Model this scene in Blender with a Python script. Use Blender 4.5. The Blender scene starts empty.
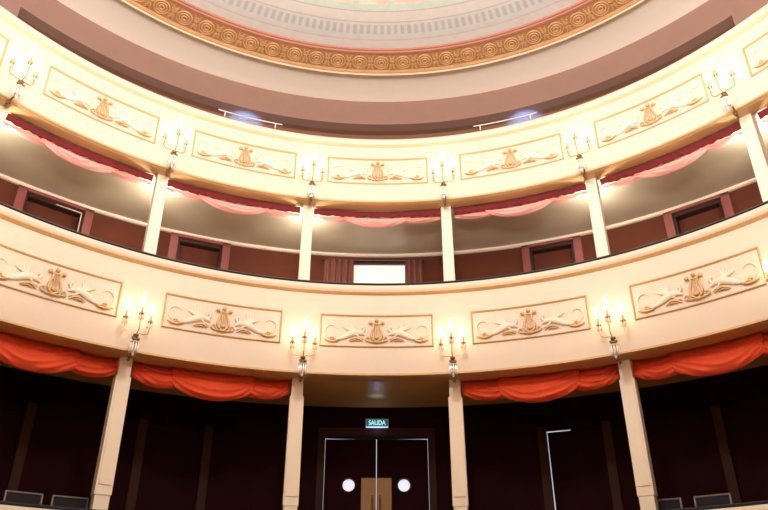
import bpy, math, random
from math import sin, cos, pi, radians, sqrt
from mathutils import Vector, Matrix
random.seed(7)
S = bpy.context.scene
COL = S.collection

# ------------------------------------------------------------------ camera
cd = bpy.data.cameras.new('camera'); cam = bpy.data.objects.new('camera', cd); COL.objects.link(cam)
FW = Vector((0.01413475, 0.88350432, 0.4682097)); UP = Vector((-0.00714548, -0.46815527, 0.88361733)); RT = FW.cross(UP)
cam.matrix_world = Matrix.Translation((-0.0424, -3.4954, 1.5)) @ Matrix((RT, UP, -FW)).transposed().to_4x4()
cd.sensor_width = 36; cd.lens = 702.95 / 768 * 36; cd.clip_end = 100
S.camera = cam
# ------------------------------------------------------------------ world, lights, exposure
w = bpy.data.worlds.new('world'); S.world = w; w.use_nodes = True
w.node_tree.nodes['Background'].inputs[0].default_value = (1, .85, .7, 1)
w.node_tree.nodes['Background'].inputs[1].default_value = .15
vs = S.view_settings
vs.view_transform = 'Standard'; vs.look = 'None'; vs.gamma = 1; vs.use_curve_mapping = False
vs.exposure = -0.1
S.cycles.use_denoising = True
S.cycles.max_bounces = 8
S.cycles.sample_clamp_indirect = 4

def light(name, kind, loc, energy, color, size=.1, **k):
    l = bpy.data.lights.new(name, kind); o = bpy.data.objects.new(name, l); COL.objects.link(o)
    o.location = loc; l.energy = energy; l.color = color
    if kind in ('POINT', 'SPOT'): l.shadow_soft_size = size
    if kind == 'AREA': l.size = size
    for a, b in k.items(): setattr(l, a, b)
    return o
# the house chandelier hangs at the centre of the ceiling, above the frame
light('chandelier_light', 'POINT', (0, .2, 7.4), 490, (1, .89, .80), .4)
# added upward fill behind the camera, brightens the cove and ceiling
sl = light('fill_uplight', 'AREA', (0, -3.9, 4.45), 2750, (1, .90, .82), 2.6)
sl.rotation_euler = (radians(180), 0, 0)

# ------------------------------------------------------------------ materials
def mat(name, col, rough=.6, metal=0, emit=None, es=0, noise=.06, nscale=6, bump=0, bscale=40, sheen=0, spec=.4, coat=0):
    m = bpy.data.materials.new(name); m.use_nodes = True
    nt = m.node_tree; b = nt.nodes['Principled BSDF']
    b.inputs['Roughness'].default_value = rough; b.inputs['Metallic'].default_value = metal
    b.inputs['Specular IOR Level'].default_value = spec
    if sheen: b.inputs['Sheen Weight'].default_value = sheen
    if coat: b.inputs['Coat Weight'].default_value = coat
    c = (*col, 1)
    tc = nt.nodes.new('ShaderNodeTexCoord')
    n = nt.nodes.new('ShaderNodeTexNoise'); n.inputs['Scale'].default_value = nscale; n.inputs['Detail'].default_value = 4
    nt.links.new(tc.outputs['Object'], n.inputs['Vector'])
    r = nt.nodes.new('ShaderNodeMix'); r.data_type = 'RGBA'
    r.inputs[6].default_value = tuple(max(0, x * (1 - noise)) for x in col) + (1,)
    r.inputs[7].default_value = tuple(min(1, x * (1 + noise)) for x in col) + (1,)
    nt.links.new(n.outputs['Fac'], r.inputs[0]); nt.links.new(r.outputs[2], b.inputs['Base Color'])
    if bump:
        n2 = nt.nodes.new('ShaderNodeTexNoise'); n2.inputs['Scale'].default_value = bscale; n2.inputs['Detail'].default_value = 3
        nt.links.new(tc.outputs['Object'], n2.inputs['Vector'])
        bp = nt.nodes.new('ShaderNodeBump'); bp.inputs['Strength'].default_value = bump; bp.inputs['Distance'].default_value = .01
        nt.links.new(n2.outputs['Fac'], bp.inputs['Height']); nt.links.new(bp.outputs['Normal'], b.inputs['Normal'])
    if emit:
        b.inputs['Emission Color'].default_value = (*emit, 1); b.inputs['Emission Strength'].default_value = es
    return m
K = {
 'cream': mat('cream_paint', (.70, .60, .495), .5, noise=.03, bump=.05, bscale=15),
 'cream2': mat('cream_plaster', (.95, .89, .79), .6, noise=.03),
 'relief': mat('cream_relief', (.80, .71, .60), .45, noise=.02),
 'gold': mat('gilt_paint', (.62, .40, .19), .45, .15, noise=.15, nscale=30),
 'pale_gold': mat('pale_gilt_paint', (.72, .55, .37), .5, noise=.08),
 'shaded_cream': mat('shaded_cream_paint', (.60, .38, .17), .5, noise=.08),  # cream underside with shadow and warm bounce put into the colour
 'pillar': mat('pillar_paint', (.84, .75, .63), .45, noise=.03),
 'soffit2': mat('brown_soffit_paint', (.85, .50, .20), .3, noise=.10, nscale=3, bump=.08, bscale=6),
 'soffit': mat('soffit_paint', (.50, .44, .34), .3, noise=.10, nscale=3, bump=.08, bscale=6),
 'mauve': mat('mauve_wall', (.28, .17, .135), .8, noise=.06, nscale=5, bump=.1, bscale=60),
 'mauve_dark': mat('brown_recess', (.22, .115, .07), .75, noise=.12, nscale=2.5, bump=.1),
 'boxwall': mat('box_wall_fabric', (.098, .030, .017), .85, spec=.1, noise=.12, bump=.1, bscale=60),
 'jamb': mat('jamb_mauve', (.22, .065, .055), .6, noise=.08),
 'darkwood': mat('dark_wood', (.035, .015, .012), .4, noise=.2),
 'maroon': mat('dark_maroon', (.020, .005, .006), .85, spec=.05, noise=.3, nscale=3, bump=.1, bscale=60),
 'post': mat('dark_brown_post', (.045, .018, .013), .7, spec=.15, noise=.2),
 'velvet_navy': mat('navy_velvet', (.012, .012, .018), .8, noise=.2, sheen=.1),
 'red': mat('red_fabric', (.17, .007, .011), .75, noise=.45, nscale=5, bump=.2, bscale=70, sheen=.15),
 'orange': mat('orange_red_fabric', (.72, .075, .018), .75, noise=.12, nscale=8, bump=.2, bscale=70, sheen=.1),
 'pink': mat('lit_pink_drape', (.84, .40, .36), .7, noise=.08, nscale=8, bump=.15, bscale=60),  # red drape fabric with its strong lighting put into the colour
 'brass': mat('aged_brass', (.50, .34, .16), .35, .7, noise=.25, nscale=40),
 'dark_brass': mat('dark_brass', (.20, .13, .05), .4, .6, noise=.3, nscale=40),
 'crystal': mat('crystal_drops', (.85, .80, .72), .12, noise=.08, nscale=60, spec=.9, coat=1),
 'candle': mat('candle_sleeve', (.55, .36, .18), .5, noise=.1),
 'bulb': mat('flame_bulb', (1, .9, .7), .3, emit=(1, .80, .50), es=14),
 'white_metal': mat('white_metal', (.75, .72, .74), .35, .3, noise=.04),
 'curtain': mat('brown_curtain', (.17, .06, .045), .85, noise=.15, bump=.15, bscale=60),
 'rod': mat('dark_rod', (.03, .015, .015), .4, noise=.2),
 'pane': mat('lit_pane', (.6, .58, .52), .5, emit=(1, .92, .82), es=.80, noise=.03),
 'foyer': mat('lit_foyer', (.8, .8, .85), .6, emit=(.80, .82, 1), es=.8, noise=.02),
 'porthole': mat('lit_porthole_glass', (.8, .85, .95), .4, emit=(.70, .82, 1), es=.80, noise=.02),
 'tanwood': mat('tan_wood', (.36, .21, .085), .5, noise=.12, nscale=9),
 'handle': mat('brown_handle', (.22, .10, .045), .4, noise=.1),
 'sign_green': mat('sign_green', (.01, .10, .10), .4, emit=(.0, .22, .24), es=.35, noise=.02),
 'sign_text': mat('sign_text', (.6, 1, .95), .4, emit=(.45, 1, .95), es=.9, noise=.02),
 'sign_frame': mat('sign_frame', (.35, .5, .5), .4, emit=(.3, .5, .5), es=.15, noise=.02),
 'led': mat('white_blue_led', (.8, .9, 1), .4, emit=(.45, .65, 1), es=1.2, noise=.02),
 'chair_metal': mat('grey_chair_metal', (.22, .20, .21), .4, .6, noise=.1),
 'chair_pad': mat('black_chair_pad', (.012, .010, .016), .8, noise=.2),
 'frieze_bg': mat('frieze_brown', (.33, .16, .06), .6, noise=.2, nscale=20),
 'frieze_gold': mat('frieze_gold', (.46, .26, .12), .6, 0, noise=.25, nscale=6),
 'frieze_red': mat('frieze_red', (.36, .15, .10), .6, noise=.1),
 'bead': mat('frieze_bead', (.85, .58, .42), .5, noise=.05),
 'stage': mat('stage_curtain', (.20, .10, .06), .9, noise=.1),
 'floorm': mat('stalls_floor', (.42, .27, .15), .6, noise=.2),
}

def painted_ceiling():
    m = bpy.data.materials.new('painted_ceiling'); m.use_nodes = True
    nt = m.node_tree; N = nt.nodes; L = nt.links; b = N['Principled BSDF']; b.inputs['Roughness'].default_value = .7
    tc = N.new('ShaderNodeTexCoord'); sx = N.new('ShaderNodeSeparateXYZ'); L.new(tc.outputs['Object'], sx.inputs[0])
    def ma(op, a, c=None, d=None):
        n = N.new('ShaderNodeMath'); n.operation = op
        for i, v in enumerate((a, c, d)):
            if v is None: continue
            if isinstance(v, (int, float)): n.inputs[i].default_value = v
            else: L.new(v, n.inputs[i])
        return n.outputs[0]
    X, Y = sx.outputs[0], sx.outputs[1]
    r = ma('SQRT', ma('ADD', ma('MULTIPLY', X, X), ma('MULTIPLY', Y, Y)))
    a = ma('ARCTAN2', X, Y)
    ramp = N.new('ShaderNodeValToRGB'); ramp.color_ramp.interpolation = 'CONSTANT'
    L.new(ma('DIVIDE', r, 5.0), ramp.inputs[0])
    cream = (.54, .52, .51, 1); lg = (.50, .505, .51, 1); green = (.46, .56, .51, 1); ln = (.40, .37, .35, 1)
    st = [(0, green), (4.155, ln), (4.17, cream), (4.36, ln), (4.378, lg), (4.745, (.52, .38, .36, 1)), (4.765, cream), (4.93, (.22, .10, .07, 1))]
    cr = ramp.color_ramp
    cr.elements[0].position = 0; cr.elements[0].color = st[0][1]
    cr.elements[1].position = st[1][0] / 5; cr.elements[1].color = st[1][1]
    for p, c in st[2:]:
        e = cr.elements.new(p / 5); e.color = c
    def band(lo, hi): return ma('MULTIPLY', ma('GREATER_THAN', r, lo), ma('LESS_THAN', r, hi))
    fr = ma('FRACT', ma('MULTIPLY', ma('ADD', a, 10), 270 / (2 * pi)))
    bars = ma('MULTIPLY', band(4.44, 4.63), ma('LESS_THAN', fr, .52))
    fr2 = ma('FRACT', ma('MULTIPLY', ma('ADD', a, 10.02), 48 / (2 * pi)))
    car = ma('MULTIPLY', band(3.5, 4.03), ma('LESS_THAN', fr2, .80))
    def mix(f, c1, c2):
        n = N.new('ShaderNodeMix'); n.data_type = 'RGBA'; L.new(f, n.inputs[0]); L.new(c1, n.inputs[6])
        if isinstance(c2, tuple): n.inputs[7].default_value = c2
        else: L.new(c2, n.inputs[7])
        return n.outputs[2]
    c = mix(bars, ramp.outputs[0], (.39, .39, .40, 1))
    nz = N.new('ShaderNodeTexNoise'); nz.inputs['Scale'].default_value = 3; nz.inputs['Detail'].default_value = 6; L.new(tc.outputs['Object'], nz.inputs[0])
    pk = N.new('ShaderNodeValToRGB'); pk.color_ramp.elements[0].position = .4; pk.color_ramp.elements[1].position = .6
    pk.color_ramp.elements[0].color = (.72, .62, .50, 1); pk.color_ramp.elements[1].color = (.70, .46, .40, 1)
    L.new(nz.outputs['Fac'], pk.inputs[0])
    c = mix(car, c, pk.outputs[0])
    n2 = N.new('ShaderNodeTexNoise'); n2.inputs['Scale'].default_value = 9; n2.inputs['Detail'].default_value = 6; L.new(tc.outputs['Object'], n2.inputs[0])
    mr = N.new('ShaderNodeMapRange'); mr.inputs['To Min'].default_value = .86; mr.inputs['To Max'].default_value = 1.1; L.new(n2.outputs['Fac'], mr.inputs[0])
    vm = N.new('ShaderNodeVectorMath'); vm.operation = 'SCALE'; L.new(c, vm.inputs[0]); L.new(mr.outputs[0], vm.inputs['Scale'])
    L.new(vm.outputs[0], b.inputs['Base Color'])
    return m
K['painted'] = painted_ceiling()

# ------------------------------------------------------------------ mesh helpers
class MB:
    def __init__(s): s.v = []; s.f = []
    def grid(s, P, closed_u=False, closed_v=False):
        b = len(s.v); nu = len(P); nv = len(P[0])
        for row in P:
            for p in row: s.v.append(tuple(p))
        for i in range(nu if closed_u else nu - 1):
            for j in range(nv if closed_v else nv - 1):
                i2 = (i + 1) % nu; j2 = (j + 1) % nv
                s.f.append((b + i * nv + j, b + i2 * nv + j, b + i2 * nv + j2, b + i * nv + j2))
        return s
    def ring(s, prof, a0, a1, n, closed=True, caps=True):
        P = []
        for i in range(n + 1):
            a = radians(a0 + (a1 - a0) * i / n)
            P.append([(r * sin(a), r * cos(a), z) for r, z in prof])
        b = len(s.v); s.grid(P, closed_v=closed)
        if closed and caps and abs(a1 - a0) < 359:
            m = len(prof)
            s.f.append(tuple(range(b, b + m))); s.f.append(tuple(b + n * m + k for k in range(m - 1, -1, -1)))
        return s
    def box(s, c, d, rot=0, taper=1):
        b = len(s.v); ca, sa = cos(rot), sin(rot)
        for z in (-1, 1):
            t = taper if z > 0 else 1
            for x, y in ((-1, -1), (1, -1), (1, 1), (-1, 1)):
                X, Y = x * d[0] / 2 * t, y * d[1] / 2 * t
                s.v.append((c[0] + X * ca - Y * sa, c[1] + X * sa + Y * ca, c[2] + z * d[2] / 2))
        for q in ((0, 3, 2, 1), (4, 5, 6, 7), (0, 1, 5, 4), (1, 2, 6, 5), (2, 3, 7, 6), (3, 0, 4, 7)): s.f.append(tuple(b + i for i in q))
        return s
    def tube(s, path, rad, n=8, caps=True, flat=1.0):
        P = [Vector(p) for p in path]; m = len(P)
        if isinstance(rad, (int, float)): rad = [rad] * m
        rows = []; prev = None
        for i, p in enumerate(P):
            t = (P[min(i + 1, m - 1)] - P[max(i - 1, 0)]).normalized()
            if prev is None:
                ref = Vector((0, 1, 0)) if abs(t.y) < .9 else Vector((0, 0, 1))
                nx = t.cross(ref).normalized()
            else:
                nx = (prev - t * prev.dot(t)).normalized()
            prev = nx; ny = t.cross(nx)
            rows.append([p + (nx * cos(2 * pi * k / n) + ny * sin(2 * pi * k / n) * flat) * rad[i] for k in range(n)])
        b = len(s.v); s.grid(rows, closed_v=True)
        if caps:
            s.f.append(tuple(b + k for k in range(n))[::-1]); s.f.append(tuple(b + (m - 1) * n + k for k in range(n)))
        return s
    def lathe(s, prof, c=(0, 0, 0), n=12):
        rows = [[(c[0] + r * cos(2 * pi * k / n), c[1] + r * sin(2 * pi * k / n), c[2] + z) for k in range(n)] for r, z in prof]
        b = len(s.v); s.grid(rows, closed_v=True)
        s.f.append(tuple(b + k for k in range(n))[::-1]); s.f.append(tuple(b + (len(prof) - 1) * n + k for k in range(n)))
        return s
    def ell(s, c, R, nu=6, nv=10):
        return s.lathe([(max(1e-4, sin(pi * i / nu)), -cos(pi * i / nu)) for i in range(nu + 1)], (0, 0, 0), nv)._last(nv * (nu + 1), c, R)
    def _last(s, k, c, R):
        for i in range(len(s.v) - k, len(s.v)):
            x, y, z = s.v[i]; s.v[i] = (c[0] + x * R[0], c[1] + y * R[1], c[2] + z * R[2])
        return s
    def warp(s, fn):
        s.v = [fn(*p) for p in s.v]; return s
    def build(s, name, m, parent=None, smooth=True, ang=35):
        me = bpy.data.meshes.new(name); me.from_pydata([tuple(p) for p in s.v], [], s.f); me.materials.append(m); me.update()
        if smooth:
            for p in me.polygons: p.use_smooth = True
            me.set_sharp_from_angle(angle=radians(ang))
        o = bpy.data.objects.new(name, me); COL.objects.link(o)
        if parent: o.parent = parent
        return o

def fixn(o):  # consistent outward normals
    import bmesh
    bm = bmesh.new(); bm.from_mesh(o.data); bmesh.ops.recalc_face_normals(bm, faces=bm.faces); bm.to_mesh(o.data); bm.free()
    return o
def empty(name, loc=(0, 0, 0), rz=0):
    o = bpy.data.objects.new(name, None); COL.objects.link(o); o.location = loc; o.rotation_euler = (0, 0, rz); o.empty_display_size = .1
    return o
def at(az, r, z): a = radians(az); return (r * sin(a), r * cos(a), z)
def polar(name, az, r, z): return empty(name, at(az, r, z), -radians(az))
def tag(o, label, cat, group=None):
    o['label'] = label; o['category'] = cat
    if group: o['group'] = group
    return o
def struct(o): o['kind'] = 'structure'; return o
def copy_tree(o, parent=None):
    c = o.copy(); COL.objects.link(c)
    if parent: c.parent = parent
    for ch in list(o.children): copy_tree(ch, c)
    return c
def place(o, az, r, z): o.location = at(az, r, z); o.rotation_euler = (0, 0, -radians(az)); return o

A = 128   # how far round the horseshoe is built, in degrees
RF = 5.6  # radius of the balcony fronts
# ------------------------------------------------------------------ setting
struct(MB().ring([(0.01, 0), (7.6, 0), (7.6, -.1), (.01, -.1)], -180, 180, 96).build('floor', K['floorm']))
struct(MB().box((0, -4.75, 4.9), (15, .1, 9.8)).build('wall_stage', K['stage']))
struct(MB().ring([(0.01, 9.725), (4.945, 9.725), (4.945, 9.82), (.01, 9.82)], -180, 180, 192).build('ceiling', K['painted']))
cove = [(5.40, 9.70), (5.46, 9.712), (5.6, 9.735), (5.8, 9.76), (6.0, 9.777), (6.15, 9.785), (6.3047, 9.783), (6.34, 9.783), (6.34, 9.95), (5.40, 9.95)]
struct(fixn(MB().ring(cove, -180, 180, 192).build('trim_1', K['cream2'])))
# gallery wall with its long recess
gw = MB()
gw.ring([(6.3047, 9.2778), (6.3047, 9.79), (6.5, 9.79), (6.5, 9.2778)], -53.6, 53.6, 120)
for a0, a1 in ((-A, -53.6), (53.6, A)): gw.ring([(6.3047, 7.6), (6.3047, 9.79), (6.5, 9.79), (6.5, 7.6)], a0, a1, 60)
struct(fixn(gw.build('wall_gallery', K['mauve'])))
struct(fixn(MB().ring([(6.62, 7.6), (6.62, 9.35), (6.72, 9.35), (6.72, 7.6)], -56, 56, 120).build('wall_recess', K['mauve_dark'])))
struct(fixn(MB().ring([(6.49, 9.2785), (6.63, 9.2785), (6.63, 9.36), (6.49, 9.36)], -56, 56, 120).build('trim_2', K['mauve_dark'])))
# gallery slab, box tier soffit
struct(fixn(MB().ring([(5.826, 7.24), (7.42, 7.24), (7.42, 7.6), (5.70, 7.6), (5.70, 7.45), (5.826, 7.45)], -A, A, 160).build('ceiling_upper_boxes', K['soffit'])))
struct(fixn(MB().ring([(5.855, 4.50), (7.42, 4.50), (7.42, 4.95), (5.70, 4.95), (5.70, 4.7), (5.855, 4.7)], -A, A, 160).build('ceiling_lower_boxes', K['soffit2'])))
struct(fixn(MB().ring([(7.305, 7.205), (7.32, 7.195), (7.36, 7.195), (7.36, 7.245), (7.295, 7.245), (7.297, 7.225)], -A, A, 160).build('trim_3', K['cream'])))
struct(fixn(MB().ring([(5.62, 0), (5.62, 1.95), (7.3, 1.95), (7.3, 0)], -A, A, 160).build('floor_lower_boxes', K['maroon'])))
def wall(name, r, z0, z1, opens, m):
    mb = MB(); t = .1; a = -A
    for o0, o1, zt in sorted(opens):
        mb.ring([(r, z0), (r, z1), (r + t, z1), (r + t, z0)], a, o0, max(2, int((o0 - a) / 1.3)))
        mb.ring([(r, zt), (r, z1), (r + t, z1), (r + t, zt)], o0, o1, 8); a = o1
    mb.ring([(r, z0), (r, z1), (r + t, z1), (r + t, z0)], a, A, 60)
    return struct(fixn(mb.build(name, m)))
R1, R2 = 7.2, 7.353
side2 = [-64.5, -41.05, -23.4, 23.35, 41.3, 64.5]; w2 = [6.7, 6.7, 5.7, 5.7, 5.7, 6.7]
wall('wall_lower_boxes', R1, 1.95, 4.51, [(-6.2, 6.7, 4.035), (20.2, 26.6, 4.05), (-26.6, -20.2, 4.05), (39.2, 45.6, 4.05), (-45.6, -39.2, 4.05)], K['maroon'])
wall('wall_upper_boxes', R2, 4.95, 7.25, [(a - ww / 2, a + ww / 2, 7.12) for a, ww in zip(side2, w2)] + [(-3.2, 3.9, 7.07)], K['boxwall'])
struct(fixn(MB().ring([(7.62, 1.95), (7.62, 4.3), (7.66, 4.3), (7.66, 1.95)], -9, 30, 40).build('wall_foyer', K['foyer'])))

# frieze around the painted ceiling
fz = empty('trim_4'); struct(fz)
fixn(MB().ring([(4.93, 9.73), (4.945, 9.70), (4.975, 9.70), (4.985, 9.685), (5.03, 9.685), (5.045, 9.70), (5.045, 9.76), (4.93, 9.76)], -180, 180, 192).build('red_band', K['frieze_red'], fz))
fixn(MB().ring([(5.04, 9.70), (5.36, 9.645), (5.36, 9.76), (5.04, 9.76)], -180, 180, 192).build('ornament_band', K['frieze_bg'], fz))
fixn(MB().ring([(5.345, 9.66), (5.35, 9.62), (5.375, 9.605), (5.40, 9.615), (5.40, 9.76), (5.345, 9.76)], -180, 180, 192).build('gold_edge', K['frieze_gold'], fz))
fixn(MB().ring([(5.395, 9.63), (5.40, 9.60), (5.415, 9.592), (5.43, 9.60), (5.435, 9.63), (5.435, 9.76), (5.395, 9.76)], -180, 180, 192).build('edge_bead', K['bead'], fz))
ro = MB()
for k in range(-32, 33):
    az = radians(k * 3.9 + .6)
    def loc(x, y, d, az=az):  # x tangential, y radial, d downwards
        r = 5.20 + y; z = 9.672 - y * .17 - d; a = az + x / 5.2
        return (r * sin(a), r * cos(a), z)
    for rr, tr, h in ((.115, .013, .012), (.075, .014, .02), (.036, .014, .028)):
        ro.grid([[loc((rr + tr * cos(q)) * cos(p), (rr + tr * cos(q)) * sin(p), h * .4 + tr * sin(q)) for q in [2 * pi * j / 5 for j in range(5)]] for p in [2 * pi * i / 14 for i in range(14)]], True, True)
    for sx in (-1, 1):
        for sy in (-1, 1):
            for j in range(3):
                x0 = .17 + .0 * j; dy = sy * (.035 + .035 * j)
                pts = [(x0 + .0, dy * .3), (x0 - .02, dy), (x0 - .045, dy * 1.3)]
                ro.tube([loc(sx * p[0], p[1], .012) for p in pts], [.012, .012, .005], 5)
    for sy in (-1, 1): ro.grid([[loc(.18 + .016 * cos(p), sy * .07 + .025 * sin(p), .02 * (1 - q)) for p in [2 * pi * i / 6 for i in range(6)]] for q in (1, .3, 0)], False, True)
ro.build('rosette_relief', K['frieze_gold'], fz, ang=60)

# ------------------------------------------------------------------ balcony fronts
def front(label, zb, zt, zf, beam_r, base=False, gilt='gold'):
    t = empty('balcony_front'); tag(t, label, 'balcony front', None)
    r = RF
    prof = [(r, zb + .012), (r + .004, zt - .14), (r + .10, zt - .14), (r + .10, zf), (r + .22, zf), (r + .22, zb + .03), (r + .03, zb)]
    if base: prof = [(r, zb), (r, zt - .14), (r + .10, zt - .14), (r + .10, zb)]
    fixn(MB().ring(prof, -A, A, 200).build('front_panel', K['cream'], t, ang=25))
    fixn(MB().ring([(r + .02, zt - .150), (r - .010, zt - .145), (r - .026, zt - .125), (r - .045, zt - .118), (r - .048, zt - .104), (r + .02, zt - .104)], -A, A, 200).build('gilt_moulding', K[gilt], t, ang=50))
    fixn(MB().ring([(r + .10, zt - .15), (r + .01, zt - .15), (r - .05, zt - .10), (r - .062, zt - .075), (r - .06, zt - .04), (r - .045, zt - .012), (r - .02, zt), (r + .12, zt), (r + .12, zt - .15)], -A, A, 200).build('rail', K['cream'], t, ang=50))
    if gilt == 'gold': fixn(MB().ring([(r - .035, zt - .002), (r - .045, zt + .012), (r - .03, zt + .032), (r + .13, zt + .036), (r + .14, zt - .002)], -A, A, 200).build('velvet_cushion', K['velvet_navy'], t, ang=60))
    if not base:
        bp = [(r - .004, zb + .03), (r - .008, zb + .004), (r + .03, zb - .004), (r + .034, zb + .003), (r + .046, zb + .003), (r + .05, zb - .003), (beam_r - .01, zb - .003), (beam_r, zb + .0), (beam_r + .002, zb + .04), (r + .02, zb + .04)]
        fixn(MB().ring(bp, -A, A, 200).build('beam_underside', K['shaded_cream'], t, ang=30))
    return t
front('cream upper balcony front with six wall lights, just below the mauve wall', 7.22, 8.395, 7.6, 5.825, gilt='pale_gold')
front('cream lower balcony front with gilt rail, between the two rows of boxes', 4.484, 5.815, 4.95, 5.85)
front('low cream parapet of the ground boxes, at the bottom edge of the photo', 1.9, 2.61, 1.95, 5.85, True)

# ------------------------------------------------------------------ pillars
SIDE = {-75: 'far left beyond the frame', -53.5: 'at the left edge', -32.3: 'second from the left', -10.5: 'left of centre', 10.5: 'right of centre', 32.3: 'second from the right', 53.5: 'at the right edge', 75: 'far right beyond the frame'}
def pillar_low():
    t = empty('pillar')
    MB().box((0, .10, (1.95 + 2.85) / 2), (.170, .15, .90)).build('base', K['pillar'], t, False)
    b = MB()
    b.box((0, .10, (2.84 + 4.235) / 2), (.192, .165, 1.395), taper=.95)
    b.box((0, .012, (2.95 + 4.13) / 2), (.14, .01, 1.18), taper=.97)
    b.build('shaft', K['pillar'], t, False)
    MB().box((0, .10, (4.235 + 4.5) / 2), (.150, .14, .27)).build('neck', K['pillar'], t, False)
    return t
def pillar_up():
    t = empty('pillar')
    b = MB(); b.box((0, .07, (4.95 + 7.02) / 2), (.172, .14, 2.07), taper=.88); b.box((0, -.004, (5.2 + 6.9) / 2), (.12, .012, 1.7), taper=.9)
    b.build('shaft', K['pillar'], t, False)
    MB().box((0, .07, 7.13), (.150, .14, .23)).build('neck', K['pillar'], t, False)
    return t
pl = pillar_low(); pu = pillar_up(); f1 = f2 = True
for az, zc, side in ((-53.5, 0, 'leftmost'), (-32.3, 1, ''), (-10.5, 1, ''), (10.5, 1, ''), (32.3, 1, ''), (53.5, 0, '')):
    o = pl if f1 else copy_tree(pl); f1 = False
    place(o, {-32.3: -32.4, 32.3: 32.35}.get(az, az), 5.79, 0)
    where = {-53.5: 'outermost on the left, outside the picture', -32.3: 'furthest left in view, red swags on both sides', -10.5: 'immediately left of the entrance doors', 10.5: 'immediately right of the entrance doors', 32.3: 'furthest right in view, beyond the door with the light gap', 53.5: 'outermost on the right, outside the picture'}[az]
    tag(o, 'cream square pillar in the dark lower row, ' + where, 'pillar', 'pillars of the lower boxes')
for az in (-75, -53.5, -32.3, -10.5, 10.5, 32.3, 53.5, 75):
    o = pu if f2 else copy_tree(pu); f2 = False
    place(o, {-32.3: -31.95, 32.3: 32.0, 53.5: 53.15, -53.5: -53.8}.get(az, az), 5.79, 0)
    where = {-75: 'last on the left, outside the picture', -53.5: 'cut by the left edge of the photo', -32.3: 'second in from the left edge', -10.5: 'left of the bright curtained window', 10.5: 'right of the bright curtained window', 32.3: 'second in from the right edge', 53.5: 'near the right edge of the photo', 75: 'last on the right, outside the picture'}[az]
    tag(o, 'cream pillar in the upper row, ' + where, 'pillar', 'pillars of the upper boxes')

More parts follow.
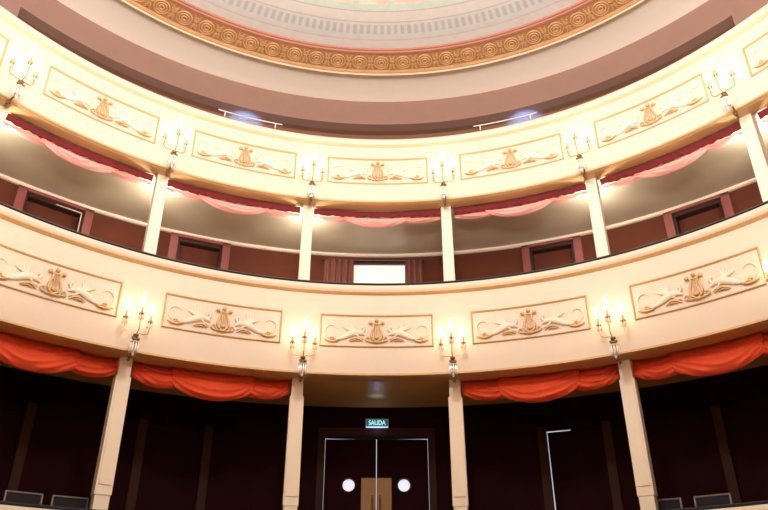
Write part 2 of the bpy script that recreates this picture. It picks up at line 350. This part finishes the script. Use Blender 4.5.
# ------------------------------------------------------------------ relief panels
def relief_panel():
    t = empty('relief_panel')
    W, H = .785, .237
    def bend(x, y, z):  # x along, y outwards(-)/depth, z up
        a = x / RF; r = RF + y
        return (r * sin(a), r * cos(a) - RF, z)
    # frame
    fr = MB()
    levels = [(0, .004), (0, -.016), (.008, -.022), (.018, -.014), (.026, .004)]
    rows = []
    for ins, d in levels:
        w, h = W - ins, H - ins; row = []
        n = 16
        for i in range(n): row.append((-w + 2 * w * i / n, d, h))
        row.append((w, d, h)); 
        for i in range(n): row.append((w - 2 * w * i / n, d, -h))
        row.append((-w, d, -h))
        rows.append(row)
    fr.grid(rows, closed_v=True).warp(bend); fixn(fr.build('frame', K['gold'], t, ang=40))
    # lyre
    ly = MB()
    for s in (-1, 1):
        ly.tube([(s * x, -.02, z) for x, z in ((.012, -.135), (.045, -.115), (.062, -.07), (.055, -.02), (.036, .03), (.034, .07), (.05, .105), (.074, .118), (.085, .10), (.072, .088))], [.010, .013, .014, .013, .011, .010, .011, .012, .011, .007], 6)
        ly.ell((s * .07, -.02, .10), (.02, .02, .02))
    for x in (-.02, 0, .02): ly.tube([(x, -.018, -.10), (x, -.018, .09)], .0055, 5)
    ly.tube([(-.05, -.02, .085), (.05, -.02, .085)], .010, 6)
    ly.ell((0, -.02, .13), (.024, .02, .024)); ly.ell((0, -.018, -.09), (.032, .02, .028)); ly.ell((0, -.02, -.15), (.035, .02, .02))
    ly.warp(lambda x, y, z: bend(x * 1.2, y * 1.15, z * 1.12 + .005)).build('lyre', K['gold'], t, ang=60)
    for s in (-1, 1):
        sc = MB()
        sp = [(s * (.115 + (.045 - .0035 * i) * cos(-1.9 + .62 * i)), -.02, -.115 + (.038 - .003 * i) * sin(-1.9 + .62 * i)) for i in range(11)]
        sc.tube(sp, [.014 - .0008 * i for i in range(11)], 6)
        sc.tube([(s * x, -.018, z) for x, z in ((.02, -.155), (.06, -.165), (.10, -.158))], [.012, .016, .008], 6)
        sc.warp(bend).build('gilt_scroll', K['gold'], t, ang=60); sc = MB()
        sc.tube([(s * x, -.018, z) for x, z in ((.19, -.155), (.235, -.12), (.29, -.105), (.34, -.125), (.385, -.15))], [.006, .017, .021, .017, .005], 6)
        sc.tube([(s * x, -.02, z) for x, z in ((.24, -.15), (.30, -.135), (.36, -.155))], [.006, .012, .005], 6)
        sc.warp(bend).build('gilt_leaf', K['gold'], t, ang=60); sc = MB()
        sc.tube([(s * x, -.02, z) for x, z in ((.50, -.125), (.54, -.152), (.60, -.163), (.67, -.157), (.725, -.135))], [.007, .015, .019, .015, .005], 6)
        sc.ell((s * .615, -.02, -.11), (.028, .018, .018)); sc.ell((s * .60, -.02, -.135), (.04, .016, .012))
        sc.warp(bend).build('gilt_dish', K['gold'], t, ang=60)
        fg = MB()
        fg.tube([(s * x, -.016, z) for x, z in ((.16, -.06), (.21, -.03), (.28, -.02), (.36, -.045), (.44, -.09), (.50, -.12), (.57, -.125))], [.010, .030, .042, .045, .036, .020, .008], 8, flat=.6)
        fg.tube([(s * x, -.016, z) for x, z in ((.19, -.02), (.17, .02), (.20, .05))], [.018, .022, .012], 7)
        for j in range(5):
            fg.tube([(s * x, -.014 - .001 * j, z) for x, z in ((.30, -.02), (.33 + .022 * j, .05 - .006 * j), (.30 + .045 * j, .125 - .018 * j))], [.014, .015, .004], 6, flat=.6)
        fg.tube([(s * x, -.016, z) for x, z in ((.30, -.04), (.25, -.09), (.18, -.12))], [.02, .013, .007], 6)
        fg.tube([(s * (.63 + .085 * cos(q)), -.012, -.02 + .095 * sin(q)) for q in [2.6 - .36 * i for i in range(12)]], [.005 + .004 * sin(pi * i / 11) for i in range(12)], 5)
        fg.ell((s * .185, -.02, .045), (.024, .02, .028), 6, 10)
        fg.warp(bend).build('winged_figure', K['relief'], t, ang=60)
    return t
rp = relief_panel(); first = True
PW = {-64.5: 'last on the left, outside the picture', -43.1: 'furthest left complete one', -21.4: 'between the two left wall lights', 0: 'in the middle', 21.4: 'between the two right wall lights', 43.1: 'furthest right complete one', 64.5: 'last on the right, cut by the edge'}
for z, tier in ((7.79, 'upper'), (5.122, 'lower')):
    for az in (-64.5, -43.1, -21.4, 0, 21.4, 43.1, 64.5):
        if tier == 'lower' and abs(az) > 60: continue
        o = rp if first else copy_tree(rp); first = False
        place(o, az if tier == 'lower' else {-64.5: -64.1, -43.1: -42.35, -21.4: -20.95, 0: .05, 21.4: 21.15, 43.1: 42.25, 64.5: 64.0}[az], RF, z)
        tag(o, 'gilt-framed lyre panel on %s balcony front, %s' % (tier, PW[az]), 'relief panel', 'lyre relief panels on the %s balcony front' % tier)

# ------------------------------------------------------------------ candle wall lights
def sconce(upper):
    # local: origin on the wall face (r = 5.6) under the hub; -y points into the room
    t = empty('wall_light'); y = -.19
    b = MB()
    b.lathe([(.004, -.035), (.022, -.03), (.034, -.01), (.030, .012), (.016, .02), (.024, .035), (.036, .05), (.03, .065), (.008, .075)], (0, y, 0), 12)
    b.ell((.03, y - .02, .0), (.022, .02, .022)); b.ell((-.03, y - .01, .01), (.02, .018, .02))
    b.build('hub', K['dark_brass'], t, ang=60)
    br = MB()
    if upper: pth = [(0, y, -.02), (.01, y + .05, -.06), (.015, y + .12, -.12), (0, -.012, -.17), (0, .06, -.19)]
    else: pth = [(0, y, -.02), (.03, y + .03, -.05), (.02, y + .08, -.09), (0, -.03, -.15), (0, -.012, -.19)]
    br.tube(pth, [.012, .012, .011, .013, .01], 7); br.ell((0, -.02, pth[-2][2]), (.03, .02, .04)); br.ell((0, .03 if upper else -.015, pth[-1][2] - .01), (.02, .02, .025))
    br.build('bracket', K['dark_brass'], t, ang=60)
    cp = MB()
    for k in range(9):
        q = 2 * pi * k / 9; x, yy = .048 * cos(q), .048 * sin(q)
        cp.lathe([(.002, -.17), (.013, -.15), (.015, -.11), (.010, -.06), (.004, -.045)], (x, y + yy, .0), 6)
    cp.lathe([(.008, -.05), (.055, -.045), (.058, -.035), (.02, -.025)], (0, y, 0), 12)
    cp.lathe([(.002, -.21), (.016, -.19), (.018, -.16), (.006, -.12)], (0, y, 0), 6)
    cp.build('crystal_pendant', K['crystal'], t, ang=30)
    for dx, dz, dy in ((-.150, .065, .02), (0, .105, -.10), (.150, .065, .02)):
        arm = MB(); zc = .18 + dz
        if dx: pth = [(0, y, .06), (dx * .25, y + .005, .085), (dx * .55, y + .01, .082), (dx * .88, y + dy, .10), (dx, y + dy, .13), (dx, y + dy, zc)]
        else: pth = [(0, y, .06), (0, y - .04, .075), (0, y - .09, .09), (0, y + dy, .12), (0, y + dy, zc)]
        arm.tube(pth, .0065, 6)
        a = arm.build('arm', K['brass'], t, ang=60)
        MB().lathe([(.006, 0), (.03, .008), (.036, .018), (.034, .022), (.012, .024)], (dx, y + dy, zc), 12).build('drip_cup', K['brass'], a, ang=40)
        cdp = MB()
        for k in range(6):
            q = 2 * pi * k / 6
            cdp.lathe([(.001, -.065), (.009, -.05), (.009, -.03), (.004, .0), (.002, .014)], (dx + .032 * cos(q), y + dy + .032 * sin(q), zc), 5)
        cdp.build('crystal_drops', K['crystal'], a, ang=30)
        MB().lathe([(.014, .022), (.015, .03), (.012, .075), (.010, .10), (.006, .115)], (dx, y + dy, zc), 10).build('candle', K['candle'], a, ang=40)
        MB().lathe([(.006, .11), (.018, .135), (.027, .175), (.022, .22), (.010, .265), (.002, .295)], (dx, y + dy, zc), 10).build('flame_bulb', K['bulb'], a, ang=60)
    l = light('candle_light', 'POINT', (0, y - .02, .46), 1.1 if upper else 1.7, (1, .74, .44), .12); l.parent = t
    return t
for up in (True, False):
    proto = sconce(up); first = True
    for az in (-53.5, -32.3, -10.5, 10.5, 32.3, 53.5):
        o = proto if first else copy_tree(proto); first = False
        az2 = ({-53.5: -54.0, -32.3: -31.9, -10.5: -10.42, 10.5: 10.56, 32.3: 31.8, 53.5: 52.95} if up else {-32.3: -32.75, -10.5: -10.3, 10.5: 10.7, 32.3: 32.4}).get(az, az)
        place(o, az2, RF, 7.345 if up else 4.585)
        where = {-53.5: 'at the left edge', -32.3: 'second from the left', -10.5: 'left of the middle panel', 10.5: 'right of the middle panel', 32.3: 'second from the right', 53.5: 'at the right edge'}[az]
        tag(o, 'three-armed brass and crystal candle light on the %s balcony front, %s' % ('upper' if up else 'lower', where), 'wall light', 'candle wall lights on the %s front' % ('upper' if up else 'lower'))

# ------------------------------------------------------------------ swag valances
def swag(a0, a1, r0, ztop, zend, zmid, dy, mname, parent):
    nu, nv = 34, 30
    def P(u, v, off=0):
        s = 1 - (2 * u - 1) ** 2
        s2 = s ** .8
        zb = zend + (zmid - zend) * s2
        z = ztop + (zb - ztop) * v
        ph = v * 4.2 + 1.5 * (2 * u - 1) ** 2 + .25 * sin(7 * u + a0)
        fold = .030 * (abs(sin(pi * ph)) ** .7 - .5) * min(1, v * 3 + .2) * min(1, (1 - v) * 5 + .25)
        belly = (-.07 + .17 * sin(pi * min(1, v * .68))) * (.35 + .65 * s)
        curl = -.05 * max(0, v - .86) / .14 * s
        r = r0 + dy - belly + fold - curl + off
        a = radians(a0 + (a1 - a0) * u)
        return (r * sin(a), r * cos(a), z)
    def sheet(v0, v1, off, n):
        m = MB()
        F = [[P(i / nu, v0 + (v1 - v0) * j / n, off) for j in range(n + 1)] for i in range(nu + 1)]
        B = [[P(i / nu, v0 + (v1 - v0) * j / n, off + .008) for j in range(n, -1, -1)] for i in range(nu + 1)]
        return m.grid([f + b for f, b in zip(F, B)], closed_v=True)
    sw = fixn(sheet(0, 1, 0, nv).build('swag', K[mname], parent, ang=80))
def valance(c, half, upper, label):
    t = empty('valance'); tag(t, label, 'curtain', 'swagged valances of the %s boxes' % ('upper' if upper else 'lower'))
    a0, a1 = c - half, c + half; w = a1 - a0
    if upper: zt, ze, zs, zm, zc, r0 = 7.215, 7.12, 7.035, 6.94, 7.075, 5.90
    else: zt, ze, zs, zm, zc, r0 = 4.49, 4.30, 4.185, 4.095, 4.24, 5.91
    if upper:
        b = MB(); n = 60; P = []
        for i in range(n + 1):
            a = radians(a0 + (a1 - a0) * i / n); row = []
            for j in range(7):
                v = j / 6; rr = 5.855 + .012 * sin(i * 1.9 + 2 * sin(v * 3)) * v + .02 * v - .012 * sin(pi * v)
                row.append((rr * sin(a), rr * cos(a), 7.215 - .088 * v + .008 * sin(i * .8) * v))
            P.append(row + [(x * 1.002, y * 1.002, z) for x, y, z in row[::-1]])
        fixn(b.grid(P, closed_v=True).build('gathered_band', K['red'], t, ang=80))
        zt, ze, r0 = 7.15, 7.085, 5.915
    m = 'pink' if upper else 'orange'  # upper swags coloured pale for the brightly lit lower folds
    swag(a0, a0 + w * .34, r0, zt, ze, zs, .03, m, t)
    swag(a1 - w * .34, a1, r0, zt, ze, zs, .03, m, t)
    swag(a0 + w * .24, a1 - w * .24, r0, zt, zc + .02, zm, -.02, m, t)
    return t
for c in (-64.2, -42.9, -21.4, 0, 21.4, 42.9, 64.2):
    pos = {-64.2: 'in the bay beyond the left edge', -42.9: 'in the leftmost bay', -21.4: 'in the bay left of the bright window', 0: 'in the middle bay above the bright window', 21.4: 'in the bay right of the bright window', 42.9: 'in the wide bay at right', 64.2: 'in the last bay, cut by the right edge'}[c]
    valance(c, 9.55 if c == 0 else 9.75, True, 'red swagged valance, coloured pale pink where lit, ' + pos)
for c in (-42.9, -21.4, 21.4, 42.9):
    pos = {-42.9: 'in the leftmost dark box', -21.4: 'in the dark box left of the entrance', 21.4: 'in the dark box with the light gap', 42.9: 'in the rightmost dark box'}[c]
    valance(c, 9.9, False, 'orange-red swagged valance hanging ' + pos)

# ------------------------------------------------------------------ doors and window
def door_up(n, az, wdeg, strip=False):
    t = struct(polar('door_%d' % n, az, R2, 4.95)); W = radians(wdeg) * R2; H = 2.17
    c = MB()
    for s in (-1, 1): c.box((s * (W / 2 + .06), -.02, 1.12), (.125, .10, 2.24))
    c.box((0, -.02, 2.215), (W + .245, .10, .05))
    c.build('casing', K['jamb'], t, False)
    i = MB()
    for s in (-1, 1): i.box((s * (W / 2 - .02), .05, 1.09), (.04, .16, 2.18))
    i.box((0, .05, 2.155), (W, .16, .055))
    i.build('inner_frame', K['darkwood'], t, False)
    l = MB().box((0, .13, 1.065), (W - .06, .045, 2.12)).build('door_leaf', K['boxwall'], t, False)
    if strip:  # pale strips stand in for light along the door edge
        m = MB(); m.box((W / 2 - .045, -.035, 1.09), (.012, .012, 2.12)); m.box((W / 4 - .02, -.035, 2.145), (W / 2 - .04, .012, .012))
        m.build('lit_edge_strip', K['cream'], t, False)
for k, (a, ww) in enumerate(zip(side2, w2)): door_up(k + 4, a, ww, k == 1)
def door_low(n, az, leak):
    t = struct(polar('door_%d' % n, az, R1, 1.95)); W = radians(6.4) * R1; H = 2.10
    c = MB()
    for s in (-1, 1): c.box((s * (W / 2 + .055), -.02, 1.06), (.12, .10, 2.16))
    c.build('casing', K['post'], t, False)
    lf = MB().box((0, 0, 1.03), (W - (.022 if leak else -.02), .05, 2.073 if leak else 2.16)).build('door_leaf', K['maroon'], t, False)
    if leak:
        lf.location = (.014, .06, 0.008); lf.rotation_euler = (0, radians(-.35), 0)
        # weather strip closes the right half of the head gap
        MB().box((W * .22, .045, 2.082), (W * .56, .07, .05)).build('head_strip', K['maroon'], t, False)
    else: lf.location = (0, .03, 0.03)
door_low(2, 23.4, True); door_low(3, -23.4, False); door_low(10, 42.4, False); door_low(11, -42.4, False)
# entrance double door
t = struct(polar('door_1', .12, R1, 1.95)); W = 1.55
c = MB()
for s in (-1, 1): c.box((s * (W / 2 + .05), -.03, 1.08), (.10, .12, 2.26))
c.box((0, -.03, 2.15), (W + .2, .12, .13)); c.build('casing', K['post'], t, False)
for s in (-1, 1):
    lw = W / 2 - .009; x0 = s * (.005 + lw / 2); px = s * .408; pz = 1.40; pr = .088
    m = MB(); nn = 32; y0, y1 = .03, .08
    def rect_pt(q):
        cx, cz = cos(q), sin(q); hx0, hx1 = x0 - lw / 2 - px, x0 + lw / 2 - px; hz0, hz1 = 0.005 - pz, 2.070 - pz
        k = min((hx1 if cx > 0 else hx0) / cx if abs(cx) > 1e-9 else 1e9, (hz1 if cz > 0 else hz0) / cz if abs(cz) > 1e-9 else 1e9)
        return px + cx * k, pz + cz * k
    qs = [2 * pi * i / nn for i in range(nn)]
    import math as _m
    for cx_ in (x0 - lw / 2 - px, x0 + lw / 2 - px):
        for cz_ in (0.005 - pz, 2.070 - pz): qs.append(_m.atan2(cz_, cx_) % (2 * pi))
    qs = sorted(set(qs))
    rows = [[(rect_pt(q)[0], y0, rect_pt(q)[1]) for q in qs], [(px + pr * cos(q), y0, pz + pr * sin(q)) for q in qs], [(px + pr * cos(q), y1, pz + pr * sin(q)) for q in qs], [(rect_pt(q)[0], y1, rect_pt(q)[1]) for q in qs]]
    m.grid(rows, closed_u=True, closed_v=True)
    lf = fixn(m.build('door_leaf', K['maroon'], t, False))
    MB().grid([[(px + rr * cos(q), yy, pz + rr * sin(q)) for q in [2 * pi * i / 32 for i in range(32)]] for rr, yy in ((.001, .05), (pr, .05), (pr, .056), (.001, .056))], closed_v=True).build('porthole', K['porthole'], lf, False)
    MB().grid([[(px + (pr + .008 + .008 * cos(k)) * cos(q), .028 + .008 * sin(k), pz + (pr + .008 + .008 * cos(k)) * sin(q)) for q in [2 * pi * i / 32 for i in range(32)]] for k in [2 * pi * j / 6 for j in range(6)]], True, True).build('porthole_rim', K['darkwood'], lf)
    MB().box((s * (.008 + .108), .024, .97), (.212, .012, 1.06)).build('push_plate', K['tanwood'], lf, False)
    hd = MB(); hd.tube([(s * .055, .018, .70), (s * .055, -.03, .74), (s * .055, -.04, .85), (s * .055, -.04, 1.10), (s * .055, -.03, 1.21), (s * .055, .018, 1.25)], .013, 8); hd.build('handle', K['handle'], lf)
# projection window with curtains
t = struct(polar('window_1', .35, R2, 5.6)); W = radians(7.1) * R2
MB().box((0, .06, .735), (W, .02, 1.47)).build('window_pane', K['pane'], t, False)
m = MB()
for s in (-1, 1): m.box((s * (W / 2 + .02), .0, .715), (.05, .06, 1.48))
m.box((0, 0, 1.475), (W + .08, .06, .03)); m.box((0, 0, -.02), (W + .08, .08, .05)); m.build('window_frame', K['rod'], t, False)
rod = polar('curtain_rod', -.3, R2 - .09, 0); tag(rod, 'dark curtain rod above the bright window in the middle upper box', 'curtain rod')
MB().tube([(-.90, 0, 7.095), (.86, 0, 7.095)], .014, 8).build('rod', K['rod'], rod)
m = MB()
for x in (-.88, .84): m.ell((x, 0, 7.095), (.025, .025, .025)); m.box((x * .97, .045, 7.10), (.03, .09, .03))
m.build('bracket', K['rod'], rod)
def curtain(az0, az1, folds, label, seed):
    rnd = random.Random(seed)
    c = (az0 + az1) / 2; t = polar('curtain', c, R2 - .10, 5.15); tag(t, label, 'curtain', 'curtains beside the bright window')
    w = radians(az1 - az0) * (R2 - .1); n = folds * 8; H = 1.93
    P = []
    for i in range(n + 1):
        u = i / n; x = -w / 2 + w * u
        P.append([(x + .012 * sin(7 * v + i) * (1 - v), .035 * sin(2 * pi * folds * u + .4 * sin(3 * v)) * (.7 + .3 * v), H * v) for v in [j / 8 for j in range(9)]])
    B = [[(p[0], p[1] + .006, p[2]) for p in row[::-1]] for row in P]
    fixn(MB().grid([a + b for a, b in zip(P, B)], closed_v=True).build('drape', K['curtain'], t, ang=70))
    for k in range(folds): MB().grid([[(-w / 2 + w * (k + .5) / folds, .10 - .10 + (.024 + .004 * cos(q)) * cos(p), 1.945 + (.024 + .004 * cos(q)) * sin(p)) for q in [2 * pi * j / 5 for j in range(5)]] for p in [2 * pi * i / 12 for i in range(12)]], True, True).build('ring', K['white_metal'], t)
curtain(-7.1, -3.05, 5, 'brown pleated curtain at the left of the bright window', 1)
curtain(3.85, 6.2, 3, 'brown pleated curtain at the right of the bright window', 2)

# ------------------------------------------------------------------ exit sign
t = polar('exit_sign', .17, R1 - .04, 4.245); tag(t, 'green lit exit sign reading SALIDA above the entrance doors', 'exit sign')
MB().box((0, .02, 0), (.345, .05, .135)).build('housing', K['sign_frame'], t, False)
MB().box((0, -.008, .004), (.32, .01, .105)).build('face', K['sign_green'], t, False)
MB().box((0, -.006, -.062), (.335, .03, .018)).build('light_strip', K['led'], t, False)
cu = bpy.data.curves.new('lettering', 'FONT'); cu.body = 'SALIDA'; cu.size = .098; cu.extrude = .003; cu.align_x = 'CENTER'; cu.align_y = 'CENTER'; cu.offset = .0015
tmp = bpy.data.objects.new('lettering_tmp', cu); COL.objects.link(tmp); bpy.context.view_layer.update()
me = bpy.data.meshes.new_from_object(tmp.evaluated_get(bpy.context.evaluated_depsgraph_get())); bpy.data.objects.remove(tmp)
me.materials.clear(); me.materials.append(K['sign_text'])
tx = bpy.data.objects.new('lettering', me); COL.objects.link(tx); tx.parent = t; tx.rotation_euler = (radians(90), 0, 0); tx.location = (0, -.016, .004); tx.scale = (.80, 1, 1)
l = light('sign_light', 'POINT', at(.17, R1 - .16, 4.16), .35, (.55, .65, 1), .03)
l = light('soffit_patch_spot', 'SPOT', at(.17, 6.45, 4.05), 3.5, (.45, .62, 1), .03, spot_size=radians(36), spot_blend=1.0)  # unseen spot added to cast the blue patch on the lower soffit
l.rotation_euler = (radians(180 - 16), 0, 0)

# ------------------------------------------------------------------ box lamps on the backs of the upper pillars
def box_lamp():
    t = empty('box_lamp')
    m = MB(); m.box((0, .02, 0), (.05, .02, .08)); m.tube([(0, .02, 0), (0, .07, -.01), (0, .10, .02)], .008, 6); m.build('bracket', K['brass'], t)
    MB().ell((0, .10, .05), (.028, .028, .035), 8, 12).build('globe', K['bulb'], t)
    l = light('box_light', 'POINT', (0, .14, .05), 42, (1, .89, .72), .04); l.parent = t
    return t
bl = box_lamp(); first = True
for az in (-53.5, -32.3, -10.5, 32.3, 53.5):
    o = bl if first else copy_tree(bl); first = False
    place(o, {-53.5: -53.1, -32.3: -31.5, -10.5: -10.3, 32.3: 31.55, 53.5: 52.45}[az], 5.93, 6.86)
    tag(o, 'small brass globe lamp behind the upper-row pillar ' + {-53.5: 'at the left edge', -32.3: 'second from the left', -10.5: 'left of the bright window', 32.3: 'second from the right', 53.5: 'near the right edge'}[az], 'lamp', 'globe lamps lighting the upper boxes')

# ------------------------------------------------------------------ gallery rails and blue floodlights
for az, nm, fl in ((-20.8, 'left', -20.3), (20.9, 'right', 22.6)):
    t = empty('gallery_rail'); tag(t, 'thin white metal rail on two short posts, %s of centre on the upper balcony edge' % nm, 'rail', 'white rails on the upper balcony edge')
    m = MB(); m.tube([at(az + d, RF - .02, 8.515) for d in [-5.15 + 10.3 * i / 14 for i in range(15)]], .010, 6); m.build('bar', K['white_metal'], t)
    for d in (-4.05, 4.05): MB().tube([at(az + d, RF - .01, 8.425), at(az + d, RF - .02, 8.515)], .011, 6).build('post', K['white_metal'], t)
    t = polar('floodlight', fl, 6.0, 7.6); tag(t, 'blue floodlight standing on the gallery floor behind the %s rail' % nm, 'floodlight', 'blue floodlights on the gallery')
    MB().box((0, 0, .30), (.22, .10, .18)).build('housing', K['rod'], t, False)
    MB().box((0, .055, .30), (.18, .01, .14)).build('lens', K['led'], t, False)
    m = MB(); m.box((-.13, 0, .18), (.012, .03, .36)); m.box((.13, 0, .18), (.012, .03, .36)); m.box((0, 0, .01), (.27, .12, .02)); m.build('stand', K['rod'], t, False)
    bl = light('blue_light', 'SPOT', at(fl, 6.05, 8.55), 420, (.13, .36, 1), .04, spot_size=radians(50), spot_blend=.9)
    bl.rotation_euler = (radians(90 + 42), 0, -radians(fl))

# ------------------------------------------------------------------ chairs in the lower boxes
def chair():
    t = empty('chair'); W = .41
    for s in (-1, 1):
        MB().tube([(s * (W / 2 - .012), .0, 0), (s * (W / 2 - .012), -.02, .45), (s * (W / 2 - .012), .03, .885)], .012, 6).build('leg', K['chair_metal'], t)
        MB().tube([(s * (W / 2 - .02), -.40, 0), (s * (W / 2 - .02), -.38, .43)], .012, 6).build('leg', K['chair_metal'], t)
    b = MB(); b.tube([(-(W / 2 - .006), .03, .885), (W / 2 - .006, .03, .885)], .013, 6)
    MB().tube([(-(W / 2 - .006), .012, .62), (W / 2 - .006, .012, .62)], .010, 6).build('lower_bar', K['chair_metal'], t)
    b.build('back_frame', K['chair_metal'], t)
    MB().box((0, .035, .75), (W - .045, .02, .235)).build('backrest', K['chair_pad'], t, False)
    MB().box((0, -.20, .455), (W - .01, .40, .05)).build('seat', K['chair_pad'], t, False)
    return t
ch = chair(); first = True
for az, lab in ((-39.5, 'grey metal chair, top of back showing at far left, nearer the left edge'), (-34.85, 'grey metal chair just left of the leftmost lower pillar'), (33.35, 'grey metal chair partly behind the rightmost lower pillar'), (38.4, 'grey metal chair in the rightmost dark box, further from the pillar')):
    o = ch if first else copy_tree(ch); first = False
    place(o, az, 6.17, 1.95); tag(o, lab, 'chair', 'chairs in the lower boxes')
